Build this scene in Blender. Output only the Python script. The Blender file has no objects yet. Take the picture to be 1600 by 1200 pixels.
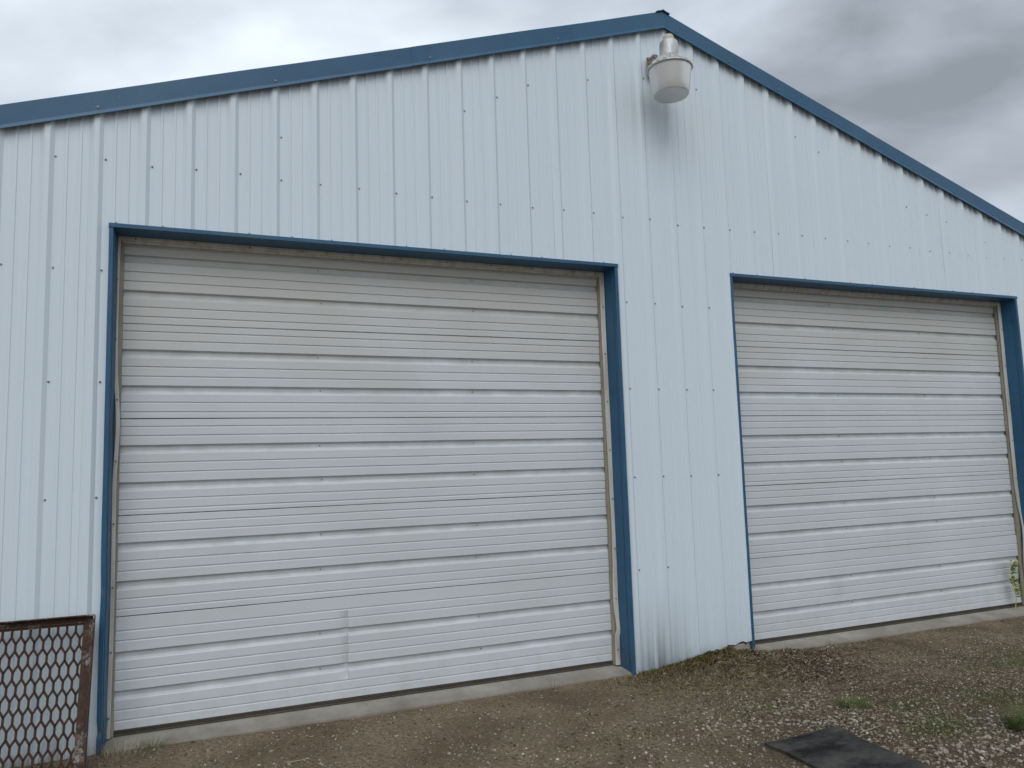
import bpy, bmesh, math, random
import numpy as np
from mathutils import Vector, Matrix, noise as mnoise

sc = bpy.context.scene
col = sc.collection
R = math.radians

# ------------------------------------------------------------------ camera
RX, RY, RZ = 0.1056, 0.0307, -0.3923          # pitch, roll, yaw solved from the siding ribs
cam = bpy.data.cameras.new('camera')
camo = bpy.data.objects.new('camera', cam); col.objects.link(camo)
camo.matrix_world = (Matrix.Translation((0.7256, -4.5253, 1.3305)) @ Matrix.Rotation(RZ, 4, 'Z')
                     @ Matrix.Rotation(RX, 4, 'X') @ Matrix.Rotation(RY, 4, 'Y') @ Matrix.Rotation(R(90), 4, 'X'))
cam.sensor_fit = 'HORIZONTAL'; cam.sensor_width = 36.0
cam.lens = 1208.035 / 1600 * 36
cam.clip_start = 0.05; cam.clip_end = 2000
sc.camera = camo

# ------------------------------------------------------------------ sky, sun, exposure
SUN_EL, SUN_AZ = R(48), R(-20)      # azimuth measured from straight out of the facade (-y) towards +x
w = bpy.data.worlds.new('World'); sc.world = w; w.use_nodes = True
nt = w.node_tree; N = nt.nodes; N.clear()
def nd(tree, t, **kw):
    n = tree.nodes.new(t)
    for k, v in kw.items(): setattr(n, k, v)
    return n
out = nd(nt, 'ShaderNodeOutputWorld'); bg = nd(nt, 'ShaderNodeBackground'); bg.inputs['Strength'].default_value = 0.10
sky = nd(nt, 'ShaderNodeTexSky', sky_type='NISHITA', sun_disc=False)
sky.sun_elevation = SUN_EL; sky.sun_rotation = R(180) - SUN_AZ
tc = nd(nt, 'ShaderNodeTexCoord')
mp = nd(nt, 'ShaderNodeMapping'); mp.inputs['Scale'].default_value = (1.0, 1.0, 1.9)
mp.inputs['Location'].default_value = (-11.468, 15.999, 5.766)
n1 = nd(nt, 'ShaderNodeTexNoise'); n1.inputs['Scale'].default_value = 1.25; n1.inputs['Detail'].default_value = 8; n1.inputs['Roughness'].default_value = 0.5; n1.inputs['Distortion'].default_value = 0.35
n2 = nd(nt, 'ShaderNodeTexNoise'); n2.inputs['Scale'].default_value = 4.5; n2.inputs['Detail'].default_value = 7; n2.inputs['Roughness'].default_value = 0.5
mx = nd(nt, 'ShaderNodeMix', data_type='FLOAT'); mx.inputs[0].default_value = 0.16
cr = nd(nt, 'ShaderNodeValToRGB')
e = cr.color_ramp.elements
e[0].position = 0.39; e[0].color = (0.235, 0.26, 0.29, 1)
e[1].position = 0.66; e[1].color = (0.80, 0.875, 0.935, 1)
m_ = cr.color_ramp.elements.new(0.515); m_.color = (0.50, 0.555, 0.62, 1)
sc10 = nd(nt, 'ShaderNodeVectorMath', operation='SCALE'); sc10.inputs['Scale'].default_value = 10.0
mixc = nd(nt, 'ShaderNodeMix', data_type='RGBA'); mixc.inputs[0].default_value = 0.94
L = nt.links.new
L(tc.outputs['Generated'], mp.inputs['Vector'])
L(mp.outputs[0], n1.inputs['Vector']); L(mp.outputs[0], n2.inputs['Vector'])
L(n1.outputs['Fac'], mx.inputs[2]); L(n2.outputs['Fac'], mx.inputs[3]); L(mx.outputs[0], cr.inputs[0])
L(cr.outputs[0], sc10.inputs[0]); L(sky.outputs[0], mixc.inputs[6]); L(sc10.outputs[0], mixc.inputs[7])
L(mixc.outputs[2], bg.inputs['Color']); L(bg.outputs[0], out.inputs['Surface'])

sd = bpy.data.lights.new('sun', 'SUN'); sd.energy = 0.75; sd.angle = R(40); sd.color = (1.0, 0.97, 0.93)
so = bpy.data.objects.new('sun', sd); col.objects.link(so)
sdir = Vector((math.sin(SUN_AZ)*math.cos(SUN_EL), -math.cos(SUN_AZ)*math.cos(SUN_EL), math.sin(SUN_EL)))
so.rotation_euler = sdir.to_track_quat('Z', 'Y').to_euler(); so.location = (-6, -8, 12)
sc.view_settings.view_transform = 'Standard'; sc.view_settings.look = 'None'
sc.view_settings.exposure = 0.36; sc.view_settings.gamma = 1.0; sc.view_settings.use_curve_mapping = False

# ------------------------------------------------------------------ helpers
rng = np.random.default_rng(7); random.seed(7)
def lin(r, g, b):
    f = lambda c: c/12.92 if c <= 0.04045 else ((c+0.055)/1.055)**2.4
    return (f(r/255), f(g/255), f(b/255), 1)

class MB:
    def __init__(s): s.v = []; s.f = []
    def quad(s, a, b, c, d):
        n = len(s.v); s.v += [a, b, c, d]; s.f.append((n, n+1, n+2, n+3))
    def box(s, x0, x1, y0, y1, z0, z1):
        n = len(s.v)
        s.v += [(x0,y0,z0),(x1,y0,z0),(x1,y1,z0),(x0,y1,z0),(x0,y0,z1),(x1,y0,z1),(x1,y1,z1),(x0,y1,z1)]
        for q in ((0,3,2,1),(4,5,6,7),(0,1,5,4),(1,2,6,5),(2,3,7,6),(3,0,4,7)): s.f.append(tuple(n+i for i in q))
    def obox(s, o, a, b, c):
        o, a, b, c = map(Vector, (o, a, b, c)); n = len(s.v)
        s.v += [tuple(p) for p in (o, o+a, o+a+b, o+b, o+c, o+a+c, o+a+b+c, o+b+c)]
        for q in ((0,3,2,1),(4,5,6,7),(0,1,5,4),(1,2,6,5),(2,3,7,6),(3,0,4,7)): s.f.append(tuple(n+i for i in q))
    def grid(s, rows):
        n = len(s.v); nc = len(rows[0])
        for r in rows: s.v += [tuple(p) for p in r]
        for i in range(len(rows)-1):
            for j in range(nc-1): s.f.append((n+i*nc+j, n+i*nc+j+1, n+(i+1)*nc+j+1, n+(i+1)*nc+j))
    def lathe(s, prof, c, seg=40, cap=True, mod=None):
        c = Vector(c); n = len(s.v)
        for (r, z) in prof:
            for k in range(seg):
                a = 2*math.pi*k/seg; rr = r*(mod(k, z) if mod else 1)
                s.v.append((c.x+rr*math.cos(a), c.y+rr*math.sin(a), c.z+z))
        for i in range(len(prof)-1):
            for k in range(seg):
                s.f.append((n+i*seg+k, n+i*seg+(k+1) % seg, n+(i+1)*seg+(k+1) % seg, n+(i+1)*seg+k))
        if cap:
            s.f.append(tuple(n+k for k in range(seg))[::-1]); m = n+(len(prof)-1)*seg
            s.f.append(tuple(m+k for k in range(seg)))
    def tube(s, pts, rad, seg=8):
        n = len(s.v); P = [Vector(p) for p in pts]
        for i, p in enumerate(P):
            d = (P[min(i+1, len(P)-1)]-P[max(i-1, 0)]).normalized()
            a = d.orthogonal().normalized(); b = d.cross(a)
            r = rad[i] if isinstance(rad, (list, tuple)) else rad
            for k in range(seg):
                t = 2*math.pi*k/seg; s.v.append(tuple(p+a*r*math.cos(t)+b*r*math.sin(t)))
        for i in range(len(P)-1):
            for k in range(seg): s.f.append((n+i*seg+k, n+i*seg+(k+1) % seg, n+(i+1)*seg+(k+1) % seg, n+(i+1)*seg+k))
        s.f.append(tuple(n+k for k in range(seg))[::-1]); m = n+(len(P)-1)*seg; s.f.append(tuple(m+k for k in range(seg)))
    def build(s, name, mat, parent=None, smooth=False, bevel=0, kind=None):
        me = bpy.data.meshes.new(name); me.from_pydata(s.v, [], s.f); me.materials.append(mat)
        if smooth: me.polygons.foreach_set('use_smooth', [True]*len(me.polygons))
        if smooth == 'angle': me.set_sharp_from_angle(angle=R(14))
        me.update()
        o = bpy.data.objects.new(name, me); col.objects.link(o)
        if parent is not None:
            o.parent = parent
            pl = Vector((0, 0, 0)); q = parent
            while q is not None: pl += q.location; q = q.parent
            o.location = -pl
        if bevel:
            m = o.modifiers.new('bevel', 'BEVEL'); m.width = bevel; m.segments = 2; m.limit_method = 'ANGLE'
        if kind: o['kind'] = kind
        return o
def empty(name, loc, label, cat, group=None):
    o = bpy.data.objects.new(name, None); col.objects.link(o); o.location = loc
    o.empty_display_size = 0.1; o['label'] = label; o['category'] = cat
    if group: o['group'] = group
    return o
def tag(o, label, cat, group=None):
    o['label'] = label; o['category'] = cat
    if group: o['group'] = group
    return o

# ------------------------------------------------------------------ materials
def mat(name, base, rough=0.5, metal=0.0, spec=0.5):
    m = bpy.data.materials.new(name); m.use_nodes = True
    b = m.node_tree.nodes['Principled BSDF']
    b.inputs['Base Color'].default_value = base; b.inputs['Roughness'].default_value = rough
    b.inputs['Metallic'].default_value = metal; b.inputs['Specular IOR Level'].default_value = spec
    return m, m.node_tree, b
def coords(t, scale, loc=(0, 0, 0)):
    tcn = nd(t, 'ShaderNodeTexCoord'); g = nd(t, 'ShaderNodeNewGeometry'); mpn = nd(t, 'ShaderNodeMapping')
    mpn.inputs['Scale'].default_value = scale; mpn.inputs['Location'].default_value = loc
    t.links.new(g.outputs['Position'], mpn.inputs['Vector']); return mpn.outputs[0]
def noise(t, scale, sc_=1.0, detail=4, rough=0.55, loc=(0, 0, 0), dist=0.0):
    n = nd(t, 'ShaderNodeTexNoise'); n.inputs['Scale'].default_value = sc_; n.inputs['Detail'].default_value = detail
    n.inputs['Roughness'].default_value = rough; n.inputs['Distortion'].default_value = dist
    t.links.new(coords(t, scale, loc), n.inputs['Vector']); return n.outputs['Fac']
def ramp(t, fac, stops):
    r = nd(t, 'ShaderNodeValToRGB'); el = r.color_ramp.elements
    el[0].position, el[0].color = stops[0]; el[1].position, el[1].color = stops[-1]
    for p, c in stops[1:-1]:
        q = el.new(p); q.color = c
    t.links.new(fac, r.inputs[0]); return r.outputs[0]
def g(v): return (v, v, v, 1)
def mix(t, fac, a, b, mode='MIX'):
    m = nd(t, 'ShaderNodeMix', data_type='RGBA', blend_type=mode)
    for sock, v in ((m.inputs[0], fac), (m.inputs[6], a), (m.inputs[7], b)):
        if isinstance(v, (int, float)): sock.default_value = v
        elif isinstance(v, tuple): sock.default_value = v
        else: t.links.new(v, sock)
    return m.outputs[2]
def bump(t, b, h, strength, dist=0.002):
    n = nd(t, 'ShaderNodeBump'); n.inputs['Strength'].default_value = strength; n.inputs['Distance'].default_value = dist
    t.links.new(h, n.inputs['Height']); t.links.new(n.outputs[0], b.inputs['Normal'])
def mth(t, op, a, b=None, clamp=False):
    n = nd(t, 'ShaderNodeMath', operation=op); n.use_clamp = clamp
    for i, v in enumerate((a, b)):
        if v is None: continue
        if isinstance(v, (int, float)): n.inputs[i].default_value = v
        else: t.links.new(v, n.inputs[i])
    return n.outputs[0]
def pos(t):
    gm = nd(t, 'ShaderNodeNewGeometry'); s = nd(t, 'ShaderNodeSeparateXYZ'); t.links.new(gm.outputs['Position'], s.inputs[0])
    return s.outputs
def maprange(t, v, a, b, c=0.0, d=1.0):
    n = nd(t, 'ShaderNodeMapRange'); n.clamp = True; t.links.new(v, n.inputs[0])
    for i, x in enumerate((a, b, c, d)): n.inputs[i+1].default_value = x
    return n.outputs[0]

# white painted siding
M_wall, t, b = mat('siding_paint', (0.60, 0.67, 0.74, 1), 0.42)
streak = noise(t, (70, 70, 0.5), 1, 3)
blot = noise(t, (1.1, 1.1, 0.7), 1, 4, loc=(2, 0, 5))
c1 = mix(t, ramp(t, streak, [(0.3, g(0)), (0.7, g(1))]), (0.655, 0.737, 0.797, 1), (0.695, 0.772, 0.83, 1))
c1 = mix(t, mth(t, 'MULTIPLY', ramp(t, blot, [(0.42, g(0)), (0.75, g(1))]), 0.35), c1, (0.635, 0.71, 0.765, 1))
# splash dirt at the foot of the sheets and grey streaks below the lamp
px, py, pz = pos(t)
st2 = noise(t, (38, 38, 0.9), 1, 5, loc=(9, 0, 0))
low = maprange(t, pz, 0.0, 0.62, 1.0, 0.0)
side = maprange(t, mth(t, 'ABSOLUTE', mth(t, 'SUBTRACT', px, 3.60)), 0.02, 0.30, 1.0, 0.22)
dirt = mth(t, 'MULTIPLY', mth(t, 'MULTIPLY', mth(t, 'MULTIPLY', low, low), side), ramp(t, st2, [(0.30, g(0.25)), (0.56, g(1))]))
c1 = mix(t, mth(t, 'MULTIPLY', dirt, 0.9), c1, (0.15, 0.17, 0.18, 1))
foot = mth(t, 'MULTIPLY', maprange(t, pz, -0.03, 0.10, 1.0, 0.0), ramp(t, noise(t, (14, 14, 5), 1, 5), [(0.45, g(0)), (0.7, g(1))]))
c1 = mix(t, mth(t, 'MULTIPLY', foot, 0.6), c1, (0.13, 0.125, 0.115, 1))
lamp_streak = mth(t, 'MULTIPLY', maprange(t, mth(t, 'ABSOLUTE', mth(t, 'SUBTRACT', px, 3.70)), 0.06, 0.22, 1.0, 0.0), mth(t, 'MULTIPLY', maprange(t, pz, 4.12, 3.95, 0.0, 1.0), maprange(t, pz, 3.2, 3.95, 0.0, 1.0)))
c1 = mix(t, mth(t, 'MULTIPLY', mth(t, 'MULTIPLY', lamp_streak, ramp(t, st2, [(0.45, g(0)), (0.6, g(1))])), 0.12), c1, (0.30, 0.32, 0.33, 1))
t.links.new(c1, b.inputs['Base Color'])
t.links.new(maprange(t, blot, 0.3, 0.7, 0.36, 0.5), b.inputs['Roughness'])
bump(t, b, noise(t, (60, 60, 0.35), 1, 3), 0.10, 0.0012)

# blue trim
M_blue, t, b = mat('blue_trim_paint', lin(54, 100, 132), 0.36)
f1 = noise(t, (6, 6, 6), 1, 6, 0.65)
c1 = mix(t, ramp(t, f1, [(0.35, g(0)), (0.75, g(1))]), lin(29, 79, 112), lin(43, 92, 124))
spk = ramp(t, noise(t, (90, 90, 30), 1, 3), [(0.66, g(0)), (0.74, g(1))])
c1 = mix(t, mth(t, 'MULTIPLY', spk, 0.3), c1, lin(110, 140, 160))
px, py, pz = pos(t)
fade = ramp(t, noise(t, (1.1, 1.1, 0.8), 1, 5, 0.6, loc=(7, 0, 3)), [(0.42, g(0)), (0.68, g(1))])
c1 = mix(t, mth(t, 'MULTIPLY', fade, 0.25), c1, lin(72, 112, 138))
scuff = mth(t, 'MULTIPLY', maprange(t, pz, 0.1, 1.3, 1.0, 0.0), ramp(t, noise(t, (70, 70, 9), 1, 4, 0.7), [(0.60, g(0)), (0.68, g(1))]))
c1 = mix(t, mth(t, 'MULTIPLY', scuff, 0.5), c1, lin(120, 122, 118))
mud = mth(t, 'MULTIPLY', maprange(t, pz, -0.04, 0.22, 1.0, 0.0), ramp(t, noise(t, (20, 20, 14), 1, 5), [(0.38, g(0)), (0.66, g(1))]))
c1 = mix(t, mth(t, 'MULTIPLY', mud, 0.6), c1, (0.10, 0.085, 0.065, 1))
t.links.new(c1, b.inputs['Base Color']); t.links.new(maprange(t, f1, 0.3, 0.7, 0.3, 0.5), b.inputs['Roughness'])
bump(t, b, noise(t, (5, 5, 5), 1, 3), 0.15, 0.004)

# door paint
M_door, t, b = mat('door_paint', (0.60, 0.60, 0.585, 1), 0.45)
f1 = noise(t, (1.3, 1, 2.2), 1, 5, loc=(4, 1, 0)); f2 = noise(t, (7.3, 1, 61), 1, 4, loc=(0.3, 0, 0.2), dist=0.6)
c1 = mix(t, ramp(t, f1, [(0.35, g(0)), (0.7, g(1))]), (0.61, 0.64, 0.67, 1), (0.565, 0.585, 0.595, 1))
c1 = mix(t, mth(t, 'MULTIPLY', ramp(t, f2, [(0.4, g(0)), (0.8, g(1))]), 0.18), c1, (0.48, 0.49, 0.48, 1))
px, py, pz = pos(t)
top_tint = maprange(t, mth(t, 'ADD', pz, mth(t, 'MULTIPLY', f1, 0.9)), 2.2, 3.0, 0.0, 0.75)      # darker and yellower towards the top sections
c1 = mix(t, top_tint, c1, (0.51, 0.50, 0.45, 1))
fs = noise(t, (19, 4, 1.3), 1, 6, 0.65, loc=(1, 0, 0), dist=0.8)
patchy = ramp(t, noise(t, (0.9, 1, 1.1), 1, 3, loc=(8, 0, 3)), [(0.48, g(0)), (0.7, g(1))])
c1 = mix(t, mth(t, 'MULTIPLY', mth(t, 'MULTIPLY', patchy, ramp(t, fs, [(0.56, g(0)), (0.72, g(1))])), 0.30), c1, (0.44, 0.43, 0.38, 1))
splash = mth(t, 'MULTIPLY', maprange(t, pz, 0.0, 0.28, 1.0, 0.0), ramp(t, noise(t, (11, 5, 9), 1, 6, 0.7), [(0.42, g(0)), (0.7, g(1))]))
c1 = mix(t, mth(t, 'MULTIPLY', splash, 0.30), c1, (0.34, 0.31, 0.26, 1))
rec = maprange(t, py, 0.153, 0.158, 0.0, 0.45)    # patchy darker grey in the pressed grooves
c1 = mix(t, mth(t, 'MULTIPLY', rec, ramp(t, noise(t, (7, 1, 7), 1, 4), [(0.35, g(0)), (0.65, g(1))])), c1, (0.38, 0.385, 0.37, 1))
t.links.new(c1, b.inputs['Base Color'])
bump(t, b, noise(t, (75, 45, 260), 1, 3, dist=0.3), 0.22, 0.0012)

M_stop, t, b = mat('stop_molding_vinyl', (0.58, 0.56, 0.52, 1), 0.5)
px, py, pz = pos(t); f1 = noise(t, (30, 30, 4), 1, 5)
c1 = mix(t, ramp(t, f1, [(0.4, g(0)), (0.75, g(1))]), (0.62, 0.61, 0.58, 1), (0.44, 0.40, 0.33, 1))
rust = mth(t, 'MULTIPLY', maprange(t, pz, 0.0, 0.35, 1.0, 0.0), ramp(t, noise(t, (14, 14, 7), 1, 5), [(0.45, g(0)), (0.65, g(1))]))
c1 = mix(t, mth(t, 'MULTIPLY', rust, 0.7), c1, (0.33, 0.22, 0.13, 1)); t.links.new(c1, b.inputs['Base Color'])
M_seal, t, b = mat('weather_strip_tan', (0.21, 0.18, 0.13, 1), 0.8)
t.links.new(mix(t, noise(t, (20, 20, 9), 1, 5), (0.17, 0.15, 0.115, 1), (0.40, 0.36, 0.29, 1)), b.inputs['Base Color'])
M_rub, t, b = mat('bottom_rubber', (0.05, 0.042, 0.035, 1), 0.8)
t.links.new(mix(t, noise(t, (9, 9, 60), 1, 5), (0.03, 0.026, 0.022, 1), (0.13, 0.105, 0.08, 1)), b.inputs['Base Color'])
M_screw, t, b = mat('screw_zinc', (0.22, 0.24, 0.26, 1), 0.5, 0.5)
M_dark, t, b = mat('dark_gap', (0.02, 0.02, 0.02, 1), 0.9)

# concrete
M_conc, t, b = mat('concrete', (0.33, 0.31, 0.27, 1), 0.9)
f1 = noise(t, (3.5, 3.5, 3.5), 1, 8, 0.65); f2 = noise(t, (60, 60, 60), 1, 4)
c1 = mix(t, ramp(t, f1, [(0.32, g(0)), (0.68, g(1))]), (0.27, 0.25, 0.21, 1), (0.42, 0.40, 0.36, 1))
c1 = mix(t, mth(t, 'MULTIPLY', ramp(t, f2, [(0.5, g(0)), (0.7, g(1))]), 0.4), c1, (0.24, 0.215, 0.175, 1))
px, py, pz = pos(t)
soil = mth(t, 'MULTIPLY', maprange(t, mth(t, 'ADD', pz, mth(t, 'MULTIPLY', f1, 0.03)), 0.012, -0.030, 0.0, 1.0), 0.8)
c1 = mix(t, soil, c1, (0.13, 0.105, 0.08, 1))
t.links.new(c1, b.inputs['Base Color']); bump(t, b, f2, 0.5, 0.003)

# ground
M_dirt, t, b = mat('dirt', (0.12, 0.09, 0.065, 1), 0.95, spec=0.2)
f1 = noise(t, (1.7, 1.7, 1.7), 1, 8, 0.6); f2 = noise(t, (45, 45, 45), 1, 6, 0.7); f3 = noise(t, (170, 170, 170), 1, 3)
c1 = mix(t, ramp(t, f1, [(0.38, g(0)), (0.62, g(1))]), (0.20, 0.145, 0.092, 1), (0.36, 0.28, 0.19, 1))
c1 = mix(t, ramp(t, f2, [(0.35, g(0.75)), (0.6, g(0))]), c1, (0.11, 0.078, 0.048, 1))
c1 = mix(t, ramp(t, f3, [(0.58, g(0)), (0.72, g(0.8))]), c1, (0.40, 0.325, 0.23, 1))
px, py, pz = pos(t)
moss = noise(t, (2.3, 2.3, 2.3), 1, 6, 0.6, loc=(5, 2, 0))
right = maprange(t, mth(t, 'SUBTRACT', px, mth(t, 'MULTIPLY', py, 0.4)), 3.1, 4.2, 0.0, 1.0)
c1 = mix(t, mth(t, 'MULTIPLY', mth(t, 'MULTIPLY', ramp(t, moss, [(0.45, g(0)), (0.62, g(1))]), right), 0.6), c1, (0.06, 0.066, 0.028, 1))
under = mth(t, 'MULTIPLY', right, maprange(t, py, -0.5, -1.2, 0.0, 0.55))          # soil darkened to paint the shaded gaps in the gravel
c1 = mix(t, under, c1, (0.075, 0.055, 0.036, 1))
t.links.new(c1, b.inputs['Base Color'])
hh = mth(t, 'ADD', mth(t, 'MULTIPLY', f2, 1.3), mth(t, 'MULTIPLY', f3, 0.5)); bump(t, b, hh, 1.0, 0.02)

def island(name, stops, rough=0.9, noise_sc=None, spec=0.25):
    m, t, b = mat(name, (0.2, 0.2, 0.2, 1), rough, spec=spec)
    gm = nd(t, 'ShaderNodeNewGeometry'); c = ramp(t, gm.outputs['Random Per Island'], stops)
    if noise_sc: c = mix(t, 0.6, c, ramp(t, noise(t, (noise_sc,)*3, 1, 3), [(0.3, g(0.5)), (0.7, g(1.0))]), 'MULTIPLY')
    t.links.new(c, b.inputs['Base Color']); return m
M_peb = island('gravel_stone', [(0, (0.08, 0.058, 0.037, 1)), (0.35, (0.20, 0.165, 0.115, 1)), (0.7, (0.31, 0.27, 0.205, 1)), (0.94, (0.42, 0.385, 0.315, 1)), (1, (0.58, 0.55, 0.48, 1))], 0.85, 120)
M_grit = island('grit', [(0, (0.06, 0.042, 0.026, 1)), (0.5, (0.17, 0.122, 0.078, 1)), (0.88, (0.28, 0.215, 0.145, 1)), (1, (0.55, 0.49, 0.40, 1))])
M_straw = island('dry_straw', [(0, (0.13, 0.10, 0.06, 1)), (0.5, (0.27, 0.22, 0.14, 1)), (1, (0.46, 0.40, 0.28, 1))])
M_litter = island('leaf_litter', [(0, (0.045, 0.03, 0.02, 1)), (0.45, (0.115, 0.07, 0.045, 1)), (0.8, (0.18, 0.13, 0.085, 1)), (0.94, (0.31, 0.26, 0.19, 1)), (1, (0.52, 0.47, 0.40, 1))])
M_moss = island('moss', [(0, (0.025, 0.020, 0.006, 1)), (0.4, (0.070, 0.055, 0.013, 1)), (0.7, (0.125, 0.085, 0.022, 1)), (0.9, (0.20, 0.14, 0.045, 1)), (1, (0.46, 0.38, 0.20, 1))])
M_grass = island('grass_blade', [(0, (0.045, 0.075, 0.015, 1)), (0.6, (0.085, 0.135, 0.025, 1)), (0.9, (0.13, 0.165, 0.04, 1)), (1, (0.25, 0.22, 0.11, 1))], 0.6)

# rust
M_rust, t, b = mat('rusty_steel', (0.1, 0.04, 0.02, 1), 0.8)
f1 = noise(t, (9, 9, 5), 1, 8, 0.7, loc=(3, 3, 1)); f2 = noise(t, (55, 55, 55), 1, 5, 0.7)
c1 = mix(t, ramp(t, f2, [(0.35, g(0)), (0.65, g(1))]), (0.026, 0.014, 0.010, 1), (0.085, 0.040, 0.024, 1))
c1 = mix(t, mth(t, 'MULTIPLY', ramp(t, f1, [(0.54, g(0)), (0.64, g(1))]), ramp(t, f2, [(0.42, g(0)), (0.55, g(1))])), c1, (0.34, 0.30, 0.27, 1))
t.links.new(c1, b.inputs['Base Color']); bump(t, b, f2, 0.5, 0.002)
M_mesh, t, b = mat('rusty_mesh', (0.1, 0.04, 0.02, 1), 0.85)
f2 = noise(t, (30, 30, 30), 1, 6, 0.7)
t.links.new(mix(t, ramp(t, f2, [(0.3, g(0)), (0.7, g(1))]), (0.018, 0.010, 0.008, 1), (0.07, 0.032, 0.020, 1)), b.inputs['Base Color'])
# mat rubber
M_mat, t, b = mat('mat_rubber', (0.02, 0.02, 0.021, 1), 0.85, spec=0.15)
f1 = noise(t, (3, 5, 3), 1, 8, 0.7, loc=(2, 0, 0)); f2 = noise(t, (80, 80, 80), 1, 4)
c1 = mix(t, ramp(t, f1, [(0.42, g(0)), (0.66, g(1))]), (0.012, 0.012, 0.013, 1), (0.085, 0.08, 0.073, 1))
c1 = mix(t, ramp(t, f2, [(0.62, g(0)), (0.75, g(0.6))]), c1, (0.13, 0.12, 0.105, 1))
t.links.new(c1, b.inputs['Base Color']); bump(t, b, f2, 0.4, 0.002)
# lamp materials
M_alu, t, b = mat('cast_aluminium', (0.48, 0.48, 0.47, 1), 0.62, 0.7)
f1 = noise(t, (25, 25, 12), 1, 6, 0.7)
t.links.new(mix(t, ramp(t, f1, [(0.4, g(0)), (0.7, g(1))]), (0.62, 0.62, 0.61, 1), (0.36, 0.35, 0.33, 1)), b.inputs['Base Color'])
M_lens, t, b = mat('prismatic_lens', (0.66, 0.66, 0.62, 1), 0.35)
b.inputs['Transmission Weight'].default_value = 0.25; b.inputs['Subsurface Weight'].default_value = 0.0
M_cell, t, b = mat('photocell_plastic', (0.52, 0.47, 0.38, 1), 0.5)
M_brk, t, b = mat('weathered_bracket', (0.40, 0.36, 0.30, 1), 0.7)
t.links.new(mix(t, ramp(t, noise(t, (45, 45, 45), 1, 5), [(0.4, g(0)), (0.6, g(1))]), (0.46, 0.42, 0.35, 1), (0.10, 0.085, 0.07, 1)), b.inputs['Base Color'])

# ------------------------------------------------------------------ ground
P = 0.2286                       # pitch of the siding ribs
APX = 16.9223*P                  # ridge
SL = 0.331                       # roof slope
L1, R1 = 1.298*P, 14.8634*P      # outer edges of the door trims
L2, R2 = 2*APX-R1, 2*APX-L1
TOPZ = 2.685                     # top of the door trims
XL, XR = APX-20*P, APX+20*P      # building corners
DEPTH = 12.2
def ground_z(x, y):
    z = -0.045 + 0.008*mnoise.noise((x*0.9, y*0.9, 0)) + 0.006*mnoise.noise((x*4, y*4, 3)) + 0.0055*mnoise.noise((x*9, y*9, 7))+0.003*mnoise.noise((x*19, y*19, 5))
    d = math.hypot((x-3.95)/0.55, (y+0.16)/0.22); z += (0.042+0.014*mnoise.noise((x*7, y*7, 40)))*math.exp(-d*d)                 # mossy heap at the pier
    d = math.hypot((x-3.98)/0.34, (y+0.24)/0.20); z += max(0.0, 0.052+0.040*mnoise.noise((x*8, y*8, 50))+0.02*mnoise.noise((x*21, y*21, 53)))*math.exp(-d*d*d)   # rough sod clump
    d = math.hypot((x-4.5)/0.42, (y+0.25)/0.25); z += 0.034*math.exp(-d*d)
    d = math.hypot((x-0.3)/0.35, (y+0.15)/0.18); z += 0.012*math.exp(-d*d)
    return z - 0.010*max(0, min(1, (-y-0.3)/2.5))
m = MB()
xs = np.concatenate([[-300, -120, -40, -15, -6], np.arange(-2.5, 10.51, 0.032), [14, 22, 45, 120, 300]])
ys = np.concatenate([[-300, -120, -40, -15, -8], np.arange(-4.0, 0.05, 0.032), [1.0, 6, 14, 40, 120, 300]])
m.grid([[(x, y, ground_z(x, y) if (-5 < y < 0.3 and -4 < x < 12) else -0.075) for x in xs] for y in ys])
gr = m.build('ground', M_dirt, None, smooth=True); gr['kind'] = 'structure'

# ------------------------------------------------------------------ building
bld = empty('metal_building', (APX, 0, 0), 'white ribbed metal building with blue trim and two overhead garage doors', 'garage')
def roof_z(x): return 4.54 - SL*abs(x-APX)

# rib profile over one pitch, offsets from the rib centre: (dx, outward)
RIB = [(-0.036, 0), (-0.0125, 0.019), (0.0115, 0.019), (0.031, 0.0)]
MINOR = [(0.078, 0), (0.081, 0.0042), (0.092, 0.0042), (0.095, 0), (0.143, 0), (0.146, 0.0042), (0.157, 0.0042), (0.160, 0)]
def wall_profile(i0, i1):
    pts = []
    for i in range(i0, i1):
        for dx, h in RIB + MINOR: pts.append((i*P+dx, h))
    pts.append((i1*P-0.036, 0)); return pts
OPEN = [(L1+0.006, R1-0.006), (L2+0.006, R2-0.006)]
def bottom_z(x):
    if R1-0.05 < x < L2+0.05:     # torn, rotted lower edge on the pier between the doors
        f = (x-R1)/(L2-R1)
        return -0.058 + 0.125*min(1, max(0, f*1.25-0.12)) + 0.006*math.sin(x*61) + 0.004*math.sin(x*137)
    return -0.035
screw_rows = [1.5453+1.4803, 1.545+0.8798, 1.545+0.2828, 1.545-0.3158, 0.62]
SHEET_DZ = {}
srng = random.Random(3)
def screw(mb, x, y, z, r=0.0045):
    n = len(mb.v); k = 6
    for rr, yy in ((r*1.35, y), (r*1.35, y-0.002), (r*0.75, y-0.0022), (r*0.75, y-0.0065)):
        for j in range(k):
            a = 2*math.pi*j/k; mb.v.append((x+rr*math.cos(a), yy, z+rr*math.sin(a)))
    for i in range(3):
        for j in range(k): mb.f.append((n+i*k+j, n+i*k+(j+1) % k, n+(i+1)*k+(j+1) % k, n+(i+1)*k+j))
    mb.f.append(tuple(n+3*k+j for j in range(k)))
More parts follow.
